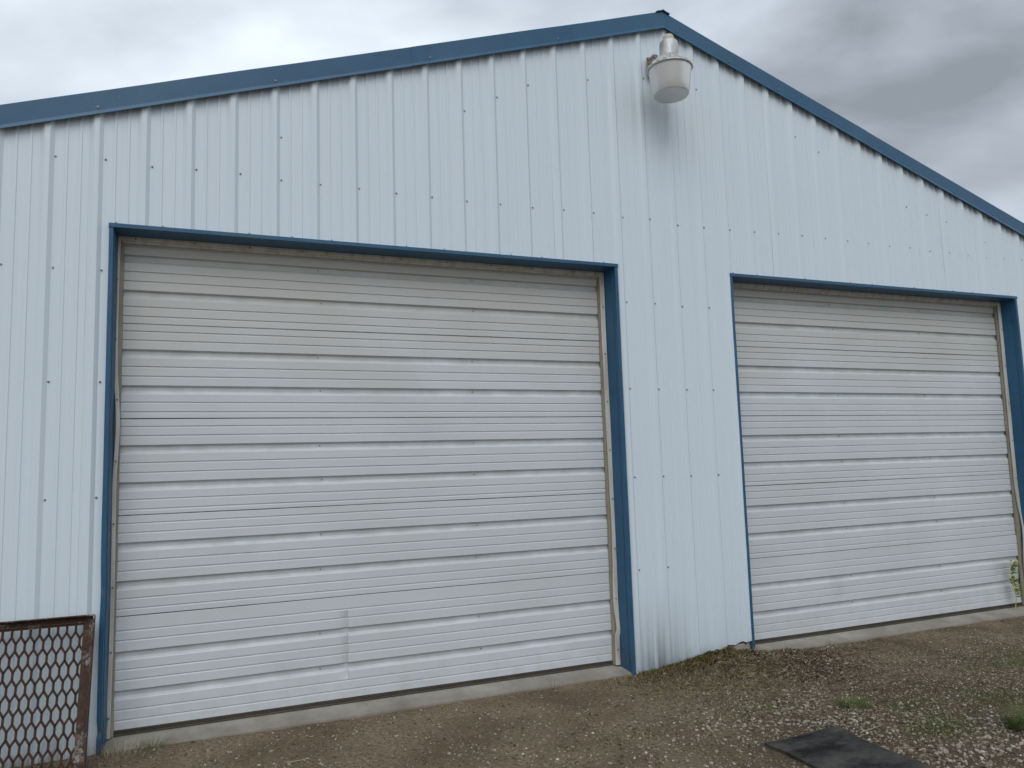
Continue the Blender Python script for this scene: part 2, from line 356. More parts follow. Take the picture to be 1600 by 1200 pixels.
for s0 in range(-3, 37, 4):
    prof = [(x, h) for x, h in wall_profile(s0, s0+4)]
    # insert breaks at the opening edges
    for (a, c) in OPEN:
        for ex in (a, c):
            for k in range(len(prof)-1):
                if prof[k][0] < ex < prof[k+1][0]:
                    f = (ex-prof[k][0])/(prof[k+1][0]-prof[k][0]); prof.insert(k+1, (ex, prof[k][1]*(1-f)+prof[k+1][1]*f)); break
    m = MB(); yo = -0.0007*((s0//4) % 2); sh = srng.random()*10
    def wy(x, z, h): return -h + yo + 0.0011*mnoise.noise((x*5+sh, 0, z*1.6)) + 0.0016*mnoise.noise((x*1.7, 4, z*0.8+sh))
    for (xa, ha), (xb, hb) in zip(prof[:-1], prof[1:]):
        if xb-xa < 1e-6: continue
        xm = (xa+xb)/2; inside = any(a < xm < c for a, c in OPEN)
        lo = (lambda x: TOPZ-0.008) if inside else bottom_z
        za0, zb0, za1, zb1 = lo(xa), lo(xb), roof_z(xa), roof_z(xb)
        nz = max(2, int((za1-za0)/0.22))
        m.grid([[(xa, wy(xa, za0+(za1-za0)*k/nz, ha), za0+(za1-za0)*k/nz), (xb, wy(xb, zb0+(zb1-zb0)*k/nz, hb), zb0+(zb1-zb0)*k/nz)] for k in range(nz+1)])
    sheet = m.build('wall_sheet', M_wall, bld, smooth='angle')
    ms = MB(); dz0 = srng.uniform(-0.008, 0.008)
    for i in range(s0, s0+4):
        x = i*P+0.038
        for r_, z in enumerate(screw_rows):
            zz = z + (dz0 + srng.uniform(-0.008, 0.008))*(1 if r_ == 0 else 0.4)
            xx = x+srng.uniform(-0.004, 0.004)
            if any(a-0.03 < xx < c+0.03 for a, c in OPEN) and zz < TOPZ+0.03: continue
            if r_ == 4 and srng.random() < 0.7: continue
            if zz > roof_z(xx)-0.2: continue
            screw(ms, xx, -0.0005, zz)
        if i % 2 == srng.randint(0, 1):
            zt = roof_z(x)-0.30-srng.random()*0.12
            if zt > screw_rows[0]+0.12: screw(ms, x, -0.0005, zt)
    ms.build('sheet_screws', M_screw, sheet, kind='stuff')

# backing wall core, side walls, back wall
m = MB()
for x0, x1, z0, z1 in ((XL+0.02, L1-0.03, -0.03, 2.95), (R1+0.03, L2-0.03, -0.03, 2.95), (R2+0.03, XR-0.02, -0.03, 2.95)):
    m.box(x0, x1, 0.014, 0.12, z0, z1)
n = len(m.v)
for y in (0.02, 0.10):
    m.v += [(XL+0.02, y, 2.96), (L1-0.02, y, TOPZ+0.03), (R2+0.02, y, TOPZ+0.03), (XR-0.02, y, 2.96), (APX, y, 4.46)]
m.f += [(n, n+1, n+2, n+3, n+4), (n+9, n+8, n+7, n+6, n+5)]
m.build('wall_framing', M_dark, bld)
for sx, X in ((-1, XL), (1, XR)):
    m = MB(); rows0 = []
    ny = int(DEPTH/P)
    pts = []
    for i in range(ny):
        for dx, h in RIB: pts.append((0.06+i*P+dx+0.04, h))
    m.grid([[(X+sx*h, y, z) for y, h in pts] for z in (-0.035, 3.02)])
    m.build('side_wall', M_wall, bld)
m = MB(); pts = []
for i in range(-3, 37):
    for dx, h in RIB: pts.append((i*P+dx, h))
m.grid([[(x, DEPTH+h, -0.035) for x, h in pts], [(x, DEPTH+h, roof_z(x)) for x, h in pts]])
m.build('back_wall', M_wall, bld)
# corner trims
for X, sx in ((XL, -1), (XR, 1)):
    m = MB(); m.box(X-0.035, X+0.035, -0.026, 0.05, -0.035, 2.98); m.build('corner_trim', M_blue, bld, bevel=0.002)

# foundation under the walls and the sloping thresholds in the doorways
m = MB()
for x0, x1 in ((XL+0.01, L1+0.01), (R1-0.01, L2+0.01), (R2-0.01, XR-0.01)): m.box(x0, x1, 0.006, 0.3, -0.4, 0.055)
m.box(XL+0.01, XR-0.01, 0.3, DEPTH-0.01, -0.4, -0.004)
m.build('foundation', M_conc, bld)
for x0, x1 in ((L1+0.012, R1-0.012), (L2+0.012, R2-0.012)):
    m = MB(); nx = 90; rows = []
    def ey(x): return 0.006*mnoise.noise((x*3, 0, 1)) + 0.005*mnoise.noise((x*11, 0, 5)) + 0.003*mnoise.noise((x*31, 0, 9))
    for (y, z, kk) in ((0.296, 0.0, 0), (0.17, -0.003, 0), (0.08, -0.017, 0.2), (0.022, -0.026, 0.6), (0.004, -0.030, 1), (-0.003, -0.036, 1), (-0.006, -0.4, 1)):
        rows.append([(x0+(x1-x0)*i/nx, y+kk*ey(x0+(x1-x0)*i/nx), z+kk*0.5*ey(x0*2+(x1-x0)*i/nx)) for i in range(nx+1)])
    m.grid(rows[::-1]); m.build('threshold', M_conc, bld, smooth=True)

m = MB(); rows = [[], []]; nx = 120
for k in range(nx+1):      # ragged black strip added for the dark line under the pier sheet
    x = R1+0.03+(L2-R1-0.06)*k/nx; zb = bottom_z(x)
    rows[0].append((x, 0.0035, zb-0.006-0.016*abs(mnoise.noise((x*14, 0, 2)))-0.010*abs(mnoise.noise((x*45, 0, 6))))); rows[1].append((x, 0.0035, zb+0.02))
m.grid(rows); m.build('dark_edge_strip', M_dark, bld)
# roof planes, ridge cap
for sx in (-1, 1):
    m = MB(); xe = APX+sx*(20*P+0.12); rows = []
    ny = int((DEPTH+0.06)/P); pts = []
    for i in range(ny):
        for dx, h in RIB: pts.append((0.02+0.04+i*P+dx, h))
    for x in (APX, xe):
        rows.append([(x, y, 4.575-SL*abs(x-APX)+h) for y, h in pts])
    m.grid(rows); rp = m.build('roof_panel', M_wall, bld); rp['label'] = 'ribbed metal roof slope'
m = MB()
zc = 4.613; hw = 0.055
def capz(dx): return zc+(0.008 if abs(dx) < 0.001 else 0.0)-max(0, abs(dx)-0.012)*SL
capx = (-hw, -0.012, 0, 0.012, hw)
m.grid([[(APX+d, y, capz(d)) for d in capx] for y in (-0.045, DEPTH)])
m.grid([[(APX+d, -0.045, capz(d)-0.007) for d in capx], [(APX+d, -0.045, capz(d)) for d in capx]])
m.grid([[(APX+d, -0.005, capz(d)-0.007) for d in capx], [(APX+d, -0.045, capz(d)-0.007) for d in capx]])
m.build('ridge_cap', M_blue, bld)

# rake trims: several lengths each side, lapped
def rake(xa, xb, proud):
    m = MB(); yf = -0.031-proud; rows = []
    nx = max(2, int(abs(xb-xa)/0.25))
    prof = [(0.05, 4.617), (yf+0.004, 4.611), (yf, 4.606), (yf, 4.500), (yf-0.009, 4.478), (yf-0.008, 4.4755), (yf+0.002, 4.479), (yf+0.012, 4.487)]
    for (y, z) in prof:
        r = []
        for k in range(nx+1):
            x = xa+(xb-xa)*k/nx
            r.append((x, y+0.002*mnoise.noise((x*2.1, z*7, 2)), z-SL*abs(x-APX)+0.0025*mnoise.noise((x*1.7, 0, 4))))
        rows.append(r)
    m.grid(rows if xb < xa else rows[::-1]); o = m.build('rake_trim', M_blue, bld)
    ms = MB(); x = min(xa, xb)+0.12
    while x < max(xa, xb):
        if abs(x-APX) > 0.1: screw(ms, x, yf, 4.517-SL*abs(x-APX), 0.006)
        x += 4*P if x < APX else 2*P
    ms.build('trim_screws', M_screw, o, kind='stuff')
def xat(u): return u
rake(XL-0.10, 2.03, 0.0); rake(1.97, APX, 0.003); rake(APX, 5.80, 0.003); rake(5.74, XR+0.10, 0.0)

# door trims
def strip_z(m, pts, zs, off):          # extrude an (x,y) outline along z with an offset function
    m.grid([[(x+off(z)[0], y+off(z)[1], z) for x, y in pts] for z in zs])
def jamb(xo, sgn, dent):
    # sgn +1: left jamb (opening to +x); -1: right jamb
    m = MB(); zs = list(np.linspace(-0.05, TOPZ, 60)) if not dent else list(np.linspace(-0.05, TOPZ, 90))
    def off(z):
        dx = 0.0012*mnoise.noise((z*2.3, xo, 1)); dy = 0.0015*mnoise.noise((z*1.9, xo, 6))
        if dent: dx += 0.006*sgn*math.exp(-((z-0.085)/0.02)**2) + 0.004*sgn*math.exp(-((z-0.75)/0.12)**2); dy += 0.008*math.exp(-((z-0.08)/0.025)**2)
        return dx, dy
    fw = 0.022
    pts = [(xo-0.001*sgn, 0.004), (xo, -0.020), (xo+0.002*sgn, -0.022), (xo+(fw-0.002)*sgn, -0.022), (xo+fw*sgn, -0.020), (xo+fw*sgn, 0.018), (xo+(fw+0.0035)*sgn, 0.0185), (xo+(fw+0.0035)*sgn, 0.0205), (xo+fw*sgn, 0.021), (xo+(fw+0.014)*sgn, 0.122)]
    strip_z(m, pts if sgn < 0 else pts[::-1], zs, off)
    return m.build('jamb_trim', M_blue, bld)
def header(x0, x1):
    m = MB(); nx = 50; rows = []; z0 = TOPZ
    prof = [(0.004, z0+0.001), (-0.0235, z0), (-0.0255, z0-0.002), (-0.0255, z0-0.022), (-0.0225, z0-0.024), (0.125, z0-0.030)]
    for y, z in prof:
        r = []
        for k in range(nx+1):
            x = x0-0.002+(x1-x0+0.004)*k/nx
            sag = 0.005*mnoise.noise((x*1.1, 0, 8))*(1 if y > 0.1 else 0.25)
            r.append((x, y, z+sag))
        rows.append(r)
    m.grid(rows); o = m.build('header_trim', M_blue, bld)
    ms = MB(); i = 2
    x = x0+0.03
    while x < x1-0.05:
        n = len(ms.v); screwz = z0+0.003
        ms.lathe([(0.007, 0), (0.007, 0.003), (0.005, 0.0045), (0.004, 0.008)], (x+srng.uniform(-.01, .01), -0.012, screwz-0.002), 6)
        x += P*(1 if srng.random() < .7 else 2)
    ms.build('trim_screws', M_screw, o, kind='stuff')
    return o
def stop(xo, sgn, wob, zlo=0.0, ztop=TOPZ-0.036):
    fw = 0.036; sw_ = 0.017 if sgn > 0 else 0.030; m = MB(); zs = list(np.linspace(zlo, ztop, 70))
    def off(z): return wob(z)
    pts = [(xo+(fw-0.001)*sgn, 0.110), (xo+(fw+sw_-0.003)*sgn, 0.110), (xo+(fw+sw_)*sgn, 0.113), (xo+(fw+sw_)*sgn, 0.122)]
    strip_z(m, pts if sgn > 0 else pts[::-1], zs, off); o = m.build('stop_molding', M_stop, bld)
    m = MB(); pts = [(xo+fw*sgn, 0.126), (xo+(fw+sw_+0.008)*sgn, 0.131), (xo+(fw+sw_+0.009)*sgn, 0.146)]
    strip_z(m, pts if sgn > 0 else pts[::-1], list(np.linspace(0.0, ztop, 60)), lambda z: (0.004*mnoise.noise((z*6, xo, 3)), 0))
    m.build('weather_strip', M_seal, o)
    ms = MB(); z = zlo+0.1
    while z < ztop:
        dx, dy = wob(z); screw(ms, xo+(fw+sw_*0.5)*sgn+dx, 0.110+dy, z, 0.0042); z += 0.33
    ms.build('stop_screws', M_screw, o, kind='stuff')
def topstop(x0, x1):
    m = MB(); nx = 40; z0 = TOPZ-0.032
    m.grid([[(x0+0.022+(x1-x0-0.044)*k/nx, y, z+0.004*mnoise.noise((x0+(x1-x0)*k/nx*1.4, 0, 3))) for k in range(nx+1)] for y, z in ((0.114, z0+0.004), (0.114, z0-0.016), (0.117, z0-0.020), (0.126, z0-0.021))])
    o = m.build('stop_molding', M_stop, bld)
    m = MB(); m.grid([[(x0+0.03+(x1-x0-0.06)*k/nx, y, z) for k in range(nx+1)] for y, z in ((0.128, z0-0.018), (0.132, z0-0.031), (0.146, z0-0.033))])
    m.build('weather_strip', M_stop, o)
    ms = MB(); x = x0+0.12
    while x < x1-0.05: screw(ms, x, 0.114, z0-0.009, 0.0045); x += 0.30
    ms.build('stop_screws', M_screw, o, kind='stuff')
def wobA(z): return (0.006*math.sin(z*2.2)-0.004+0.016*math.exp(-((z-1.62)/0.22)**2), -0.006*math.exp(-((z-1.6)/0.3)**2))
def wobB(z):
    dx = -0.003*math.sin(z*3.0+1)
    if z > 0.20: dx += 0.013*math.exp(-((z-0.24)/0.10)**2) + 0.008*math.exp(-((z-0.85)/0.3)**2)
    return (dx, -0.008*math.exp(-((z-0.23)/0.06)**2))
def wobC(z): return (0.003*math.sin(z*2.7), 0)
def wobD(z): return (-0.003*math.sin(z*2.0)+0.028*math.exp(-((z-0.70)/0.18)**2)+0.012*math.exp(-((z-0.25)/0.15)**2), -0.02*math.exp(-((z-0.55)/0.2)**2))
jamb(L1, 1, True); jamb(R1, -1, False); jamb(L2, 1, False); jamb(R2, -1, False)
header(L1, R1); header(L2, R2)
stop(L1, 1, wobA); stop(R1, -1, wobB); stop(L2, 1, wobC); stop(R2, -1, wobD)
topstop(L1, R1); topstop(L2, R2)

# overhead doors
YF = 0.150
def section_profile(z1, h, bottom):
    """(z, y) from the top joint down; grooves pressed into the steel skin"""
    d = 0.016; v = 0.0052
    if bottom: V = [0.0735, 0.124, 0.274, 0.327, 0.477, 0.530]; G = [0.180, 0.379]
    else: V = [0.043, 0.093, 0.240, 0.293, 0.437, 0.490]; G = [0.144, 0.344]
    feats = [(x, 'v') for x in V]+[(x, 'g') for x in G]; feats.sort()
    p = [(0.0, YF+0.014), (0.0018, YF+0.004), (0.0045, YF)]
    for x, k in feats:
        if k == 'v': p += [(x-0.0045, YF), (x-0.0005, YF+v), (x+0.001, YF+v), (x+0.007, YF)]
        else: p += [(x-0.002, YF), (x+0.005, YF+d*0.85), (x+0.007, YF+d), (x+0.030, YF+d), (x+0.033, YF+d*0.93), (x+0.046, YF+0.001), (x+0.048, YF)]
    p += [(h-0.0045, YF), (h-0.002, YF+0.004), (h-0.001, YF+0.014)]
    return [(z1-a, y) for a, y in p]
DENTS = {1: [(2.55, 0.36, 0.10, 0.006), (0.95, 0.9, 0.16, 0.005), (2.0, 1.45, 0.22, 0.004), (3.05, 0.14, 0.08, 0.006), (1.2, 0.22, 0.12, 0.004)], 2: [(5.3, 0.30, 0.14, 0.006), (6.4, 0.95, 0.18, 0.005), (7.2, 0.3, 0.16, 0.012), (4.9, 1.4, 0.2, 0.004)]}
def make_door(x0, x1, seed, crease, label):
    root = bpy.data.objects.new('overhead_door', None); col.objects.link(root); root.parent = bld; root['label'] = label
    root.location = Vector(((x0+x1)/2, YF, 0))-bld.location
    tops = [2.745, 2.174, 1.648, 1.128, 0.600]; hs = [0.533, 0.526, 0.520, 0.528, 0.579]
    tops[0] = 2.174+0.533
    for i, (zt, h) in enumerate(zip(tops, hs)):
        sag = 0.0
        prof = section_profile(zt, h, i == 4); m = MB()
        cols = list(np.linspace(x0, x1, 70))
        if crease and i == 4: cols += [crease-0.05, crease-0.02, crease-0.006, crease-0.001, crease+0.002, crease+0.02]
        cols.sort()
        rows = []
        for (z, y) in prof:
            r = []
            for x in cols:
                yy = y + 0.0016*mnoise.noise((x*1.3, seed, z*2.2)) + 0.0007*mnoise.noise((x*6, seed+3, z*1.5))
                zz = z + 0.0022*mnoise.noise((x*0.9, seed+9, i*3.3)) + 0.0005*mnoise.noise((x*5, seed, i*7.7))
                if crease and i == 4 and 0.16 < z < 0.50 and y < YF+0.006:
                    d = x-crease
                    if -0.055 < d <= -0.0005: yy += 0.012*(1+d/0.055)
                for (dx_, dz_, dr, da) in DENTS[seed]:
                    q = ((x-dx_)/dr)**2+((z-dz_)/(dr*0.6))**2
                    if q < 6: yy += da*math.exp(-q)
                if seed == 2 and i == 4:
                    k = max(0, (x-6.9)/0.5); yy += 0.02*k*k*math.sin(z*9)*(1-z)      # bowed corner
                r.append((x, yy, zz))
            rows.append(r)
        m.grid(rows[::-1]); sec = m.build('door_section', M_door, root, smooth='angle')
        ms = MB(); G = ([0.180, 0.379] if i == 4 else [0.144, 0.344])
        for gz in G:
            for fx in (0.36, 0.68): screw(ms, x0+(x1-x0)*(fx+srng.uniform(-.004, .004)), YF+0.0155, zt-gz-0.018, 0.0032)
        ms.build('section_screws', M_screw, sec, kind='stuff')
    m = MB(); nx = 30
    xsx = np.linspace(x0, x1, nx+1)
    prof = [(YF+0.008, 0.022), (YF-0.003, 0.0215), (YF-0.003, 0.0175), (YF+0.004, 0.017), (YF+0.004, 0.0145), (YF-0.004, 0.014), (YF-0.004, 0.0105), (YF+0.003, 0.010), (YF+0.003, 0.0075), (YF-0.006, 0.005), (YF-0.007, -0.001), (YF-0.001, -0.006), (YF+0.03, -0.006)]
    m.grid([[(x, y, z*1.0+0.001*mnoise.noise((x*4, 0, seed))) for x in xsx] for y, z in prof])
    m.build('bottom_seal', M_rub, root)
    m = MB(); m.box(x0, x1, YF+0.034, YF+0.05, 0.0, 2.75); m.build('door_backing', M_dark, root)
make_door(L1+0.025, R1-0.025, 1, 1.575, 'overhead garage door with a creased bottom section')
make_door(L2+0.025, R2-0.025, 2, None, 'overhead garage door nearer the gravel')

# ------------------------------------------------------------------ yard light under the ridge
lx, ly = 3.752, -0.25
yl = empty('yard_light', (lx, 0, 4.17), 'grey barn light with frosted bowl lens mounted under the roof peak', 'lamp')
m = MB(); m.lathe([(0.066, 4.115), (0.068, 4.12), (0.066, 4.125), (0.064, 4.205), (0.061, 4.226), (0.050, 4.238), (0.040, 4.242)], (lx, ly, 0), 40); m.build('housing', M_alu, yl, smooth=True)
m = MB(); m.lathe([(0.038, 4.240), (0.039, 4.245), (0.038, 4.266), (0.033, 4.276), (0.015, 4.279)], (lx, ly, 0), 28); m.build('photocell', M_cell, yl, smooth=True)
m = MB(); m.lathe([(0.148, 4.030), (0.150, 4.036), (0.142, 4.047), (0.085, 4.105), (0.071, 4.114)], (lx, ly, 0), 72, False, mod=lambda k, z: 1.0 if z > 4.11 or z < 4.04 else (1.0+0.07*(1 if k % 4 < 2 else -1))); m.build('ribbed_collar', M_alu, yl)
m = MB(); m.lathe([(0.149, 4.024), (0.156, 4.026), (0.157, 4.034), (0.150, 4.037)], (lx, ly, 0), 56, False); m.build('rim_band', M_alu, yl, smooth=True)
m = MB(); m.lathe([(0.147, 4.028), (0.146, 4.015), (0.130, 3.90), (0.121, 3.848), (0.117, 3.842), (0.108, 3.844), (0.0, 3.852)], (lx, ly, 0), 120, False, mod=lambda k, z: 1.0+(0.004*(k % 2) if 3.85 < z < 4.02 else 0)); m.build('bowl_lens', M_lens, yl, smooth=True)
m = MB(); m.box(lx-0.035, lx+0.035, -0.035, -0.018, 4.08, 4.23); m.tube([(lx, -0.03, 4.15), (lx-0.01, -0.10, 4.155), (lx-0.005, -0.20, 4.15)], 0.019, 12)
m.build('wall_bracket', M_brk, yl, bevel=0.003)
m = MB(); m.box(lx-0.05, lx-0.005, -0.13, -0.055, 4.12, 4.20); m.build('bracket_clamp', M_brk, yl, bevel=0.004)

# ------------------------------------------------------------------ rusty expanded-metal panel leaning on the wall
TR = Vector((0.285, -0.060, 0.650))
e2 = Vector((-0.004, -0.24, -0.70)).normalized()
e1 = Vector((-1, 0.0, 0.0)); e1 = (e1-e2*e1.dot(e2)).normalized()
nf = e1.cross(e2).normalized()
if nf.y > 0: nf = -nf
W_, H_ = 1.15, 0.755
scr = empty('mesh_panel', TR+e2*H_, 'rusty expanded metal panel in a steel frame leaning beside the left door', 'metal panel')
def rail(o, a, la, b_, lb, name):
    m = MB(); m.obox(o, a*la, b_*lb, nf*0.006); return m.build(name, M_rust, scr, bevel=0.0012)
fwid = 0.052
tl = rail(TR+e1*0.0, e1, W_, e2, 0.040, 'top_rail'); m = MB(); m.obox(TR+nf*0.006, e1*W_, e2*0.006, nf*0.044); m.build('flange', M_rust, tl, bevel=0.001)
m = MB(); m.obox(TR+e2*0.026+nf*0.0065+e1*0.05, e1*(W_-0.1), e2*0.006, nf*0.008); m.build('edge_bead', M_rust, tl, bevel=0.001)
sr = rail(TR+e2*0.040, e2, H_-0.04, e1, fwid, 'side_rail'); m = MB(); m.obox(TR+nf*0.006+e2*0.006, e2*(H_-0.006), e1*0.006, nf*0.044); m.build('flange', M_rust, sr, bevel=0.001)
sr = rail(TR+e1*(W_-fwid)+e2*0.040, e2, H_-0.04, e1, fwid, 'side_rail'); m = MB(); m.obox(TR+e1*(W_-0.006)+nf*0.006+e2*0.006, e2*(H_-0.006), e1*0.006, nf*0.044); m.build('flange', M_rust, sr, bevel=0.001)
rail(TR+e1*fwid+e2*(H_-0.035), e1, W_-2*fwid, e2, 0.035, 'bottom_rail')
m = MB()
sw, lw, th = 0.0385, 0.130, 0.0105     # diamond width, length, strand
u0, u1, v0, v1 = 0.045, W_-0.045, 0.036, H_-0.03
def Pm(u, v): return TR+e1*u+e2*v-nf*0.004
def strand(a, b_):
    a, b_ = list(a), list(b_)
    # clip to the frame
    if min(a[0], b_[0]) < u0 or max(a[0], b_[0]) > u1: return
    if a[1] > b_[1]: a, b_ = b_, a
    if b_[1] < v0 or a[1] > v1: return
    if a[1] < v0: f = (v0-a[1])/(b_[1]-a[1]); a = [a[0]+(b_[0]-a[0])*f, v0]
    if b_[1] > v1: f = (v1-a[1])/(b_[1]-a[1]); b_ = [a[0]+(b_[0]-a[0])*f, v1]
    pa, pb = Pm(*a), Pm(*b_); d = (pb-pa); ln = d.length; d.normalize(); s = d.cross(nf).normalized()
    m.obox(pa-s*th/2-d*0.002, d*(ln+0.004), s*th, nf*0.0045)
nrow = int((v1-v0)/(lw/2))+3
ncol = int((u1-u0)/sw)+2
for r_ in range(-1, nrow):
    for c_ in range(ncol):
        uc = u0+c_*sw+(sw/2 if r_ % 2 else 0); vc = v0+r_*lw/2
        vt, vb = vc+0.011*0, vc+0.034
        strand((uc, vt), (uc, vb))                                    # bond
        strand((uc, vb), (uc-sw/2, vc+lw/2)); strand((uc, vb), (uc+sw/2, vc+lw/2))
m.build('expanded_mesh', M_mesh, scr)

# ------------------------------------------------------------------ rubber mat
m = MB(); A, B = Vector((3.300, -1.360, 0)), Vector((3.745, -1.372, 0)); D = Vector((0.0, -1.0, 0)); wv = B-A
cs = [A, B, B+Vector((-0.035, -1.35, 0)), A+Vector((-0.02, -1.33, 0))]
nu, nv = 14, 34; top = []; bot = []
for j in range(nv+1):
    rt, rb = [], []
    for i in range(nu+1):
        u, v = i/nu, j/nv
        p = (cs[0]*(1-u)+cs[1]*u)*(1-v)+(cs[3]*(1-u)+cs[2]*u)*v
        edge = 0.004*mnoise.noise((u*9, v*14, 2)); p = p+Vector((edge, edge, 0))
        z = -0.050+0.010*mnoise.noise((p.x*4, p.y*3, 11))+0.018*max(0, 1-v*6)*max(0, 1-abs(u-0.9)*3)
        rt.append((p.x, p.y, z+0.013)); rb.append((p.x, p.y, z-0.004))
    top.append(rt); bot.append(rb)
m.grid(top[::-1]); m.grid(bot)
m.grid([top[0], bot[0]][::-1]); m.grid([top[-1], bot[-1]]); m.grid([[r[0] for r in top], [r[0] for r in bot]]); m.grid([[r[-1] for r in bot], [r[-1] for r in top]])
tag(m.build('rubber_mat', M_mat), 'black rubber mat lying on the gravel in the foreground', 'mat')

# ------------------------------------------------------------------ ground scatter
ICO = bmesh.new(); bmesh.ops.create_icosphere(ICO, subdivisions=1, radius=1.0)
ICO_V = np.array([v.co[:] for v in ICO.verts]); ICO_F = np.array([[v.index for v in f.verts] for f in ICO.faces]); ICO.free()
OCT_V = np.array([(1,0,0),(0,1,0),(-1,0,0),(0,-1,0),(0,0,1),(0,0,-.6)], float); OCT_F = np.array([(0,1,4),(1,2,4),(2,3,4),(3,0,4),(1,0,5),(2,1,5),(3,2,5),(0,3,5)])
def in_mat(x, y): return (3.28 < x < 3.76) and (-2.75 < y < -1.35)
def scatter(name, n, dens, size, BV, BF, material, label, flat=(0.45, 0.8), sink=0.25, jit=0.25, cat='gravel'):
    pts = []
    while len(pts) < n:
        x = rng.uniform(-1.2, 9.0, 4000); y = -rng.uniform(0.0, 3.0, 4000); q = rng.random(4000)
        for a, c, k in zip(x, y, q):
            if in_mat(a, c): continue
            if c < -(0.54*a+0.45) and k > 0.12: continue
            if c > -0.012 and (L1 < a < R1 or L2 < a < R2): continue
            if k < dens(a, c): pts.append((a, c))
            if len(pts) >= n: break
    nv = len(BV); V = np.empty((n, nv, 3)); 
    for i, (a, c) in enumerate(pts):
        s = size(a, c); th = rng.uniform(0, 6.283); ct, st = math.cos(th), math.sin(th)
        v = BV*(1+rng.uniform(-jit, jit, (nv, 1)))*np.array([s, s*rng.uniform(0.6, 1.0), s*rng.uniform(*flat)])
        tl = rng.uniform(-0.35, 0.35); cz, sz = math.cos(tl), math.sin(tl)
        v = np.stack([v[:, 0], v[:, 1]*cz-v[:, 2]*sz, v[:, 1]*sz+v[:, 2]*cz], 1)
        V[i, :, 0] = a+v[:, 0]*ct-v[:, 1]*st; V[i, :, 1] = c+v[:, 0]*st+v[:, 1]*ct; V[i, :, 2] = ground_z(a, c)+s*sink+v[:, 2]
    F = (np.arange(n)[:, None, None]*nv+BF[None]).reshape(-1, BF.shape[1])
    me = bpy.data.meshes.new(name); me.from_pydata(V.reshape(-1, 3).tolist(), [], F.tolist()); me.materials.append(material); me.update()
    o = bpy.data.objects.new(name, me); col.objects.link(o); o['kind'] = 'stuff'; tag(o, label, cat); return o
def sm(a, b, x):
    t_ = min(1, max(0, (x-a)/(b-a))); return t_*t_*(3-2*t_)
def d_gravel(x, y):
    k = sm(3.0, 4.3, x-(y+0.5)*0.75)*sm(0.10, 0.7, -y)
    k2 = 0.12+0.30*sm(0.3, 1.4, -y)
    patch = 0.75+0.6*mnoise.noise((x*1.6, y*1.6, 21))
    d = math.hypot((x-3.9)/0.6, (y+0.1)/0.35)
    return max(0.02, max(k, k2)*patch)*(1-0.8*math.exp(-d*d))
def s_gravel(x, y): return (0.0035+0.0060*rng.random()**2+0.006*rng.random()**14)*(0.75+0.75*sm(5.3, 4.1, math.hypot(x-0.73, y+4.53)))*(0.70+0.30*sm(2.9, 4.0, x))
scatter('gravel', 50000, d_gravel, s_gravel, ICO_V, ICO_F, M_peb, 'loose tan and grey gravel covering the yard')
def d_grit(x, y): return 0.35+0.5*mnoise.noise((x*2.2, y*2.2, 31))
scatter('grit', 80000, d_grit, lambda x, y: 0.0016+0.0032*rng.random()**2, OCT_V, OCT_F, M_grit, 'fine grit and soil crumbs strewn over the bare dirt', cat='grit')

def blades(name, specs, material, label=None, cat=None, kind=None, parent=None):
    """specs: (x, y, z, length, width, azimuth, rise, curl)"""
    m = MB()
    for (x, y, z, ln, wd, az, rise, curl) in specs:
        d = Vector((math.cos(az), math.sin(az), 0)); s = Vector((-d.y, d.x, 0)); p = Vector((x, y, z)); n = len(m.v); k = 3
        for i in range(k+1):
            f = i/k; el = rise-curl*f; ww = wd*(1-0.75*f)
            m.v += [tuple(p-s*ww/2), tuple(p+s*ww/2+Vector((0, 0, ww*0.3)))]
            p = p+(d*math.cos(el)+Vector((0, 0, 1))*math.sin(el))*(ln/k)
        for i in range(k): m.f.append((n+2*i, n+2*i+1, n+2*i+3, n+2*i+2))
    o = m.build(name, material, parent, kind=kind)
    if label: tag(o, label, cat)
    return o
U = random.uniform
# moss heap at the pier
sp = []
for _ in range(30000):
    a, r_ = U(0, 6.283), abs(random.gauss(0, 0.55)); x = 3.92+math.cos(a)*r_*0.70; y = -0.10+math.sin(a)*r_*0.50
    if y > -0.004 or (y > -0.03 and not R1 < x < L2): continue
    if r_ > 1.3: continue
    sp.append((x, y, ground_z(x, y)-0.002, U(0.008, 0.030), U(0.002, 0.005), U(0, 6.283), U(0.1, 1.3), U(0, 1)))
blades('moss', sp, M_moss, 'olive brown moss heaped at the foot of the pier', 'moss', 'stuff')
# leaf litter: dark brown drift right of the pier plus scattered flakes
sp = []
for _ in range(9000):
    if random.random() < 0.62: x, y = random.gauss(4.42, 0.22), -0.06-abs(random.gauss(0.22, 0.25))
    elif random.random() < 0.75: x, y = random.gauss(4.05, 0.45), -0.15-abs(random.gauss(0.25, 0.3))
    else: x, y = U(2.6, 6.5), -U(0.05, 1.5)
    if y > -0.03: continue
    if in_mat(x, y): continue
    sp.append((x, y, ground_z(x, y)+U(0, 0.006), U(0.008, 0.028), U(0.004, 0.012), U(0, 6.283), U(-0.1, 0.6), U(-0.5, 1.2)))
blades('leaf_litter', sp, M_litter, 'brown dead leaves drifted against the right end of the pier', 'leaves', 'stuff')
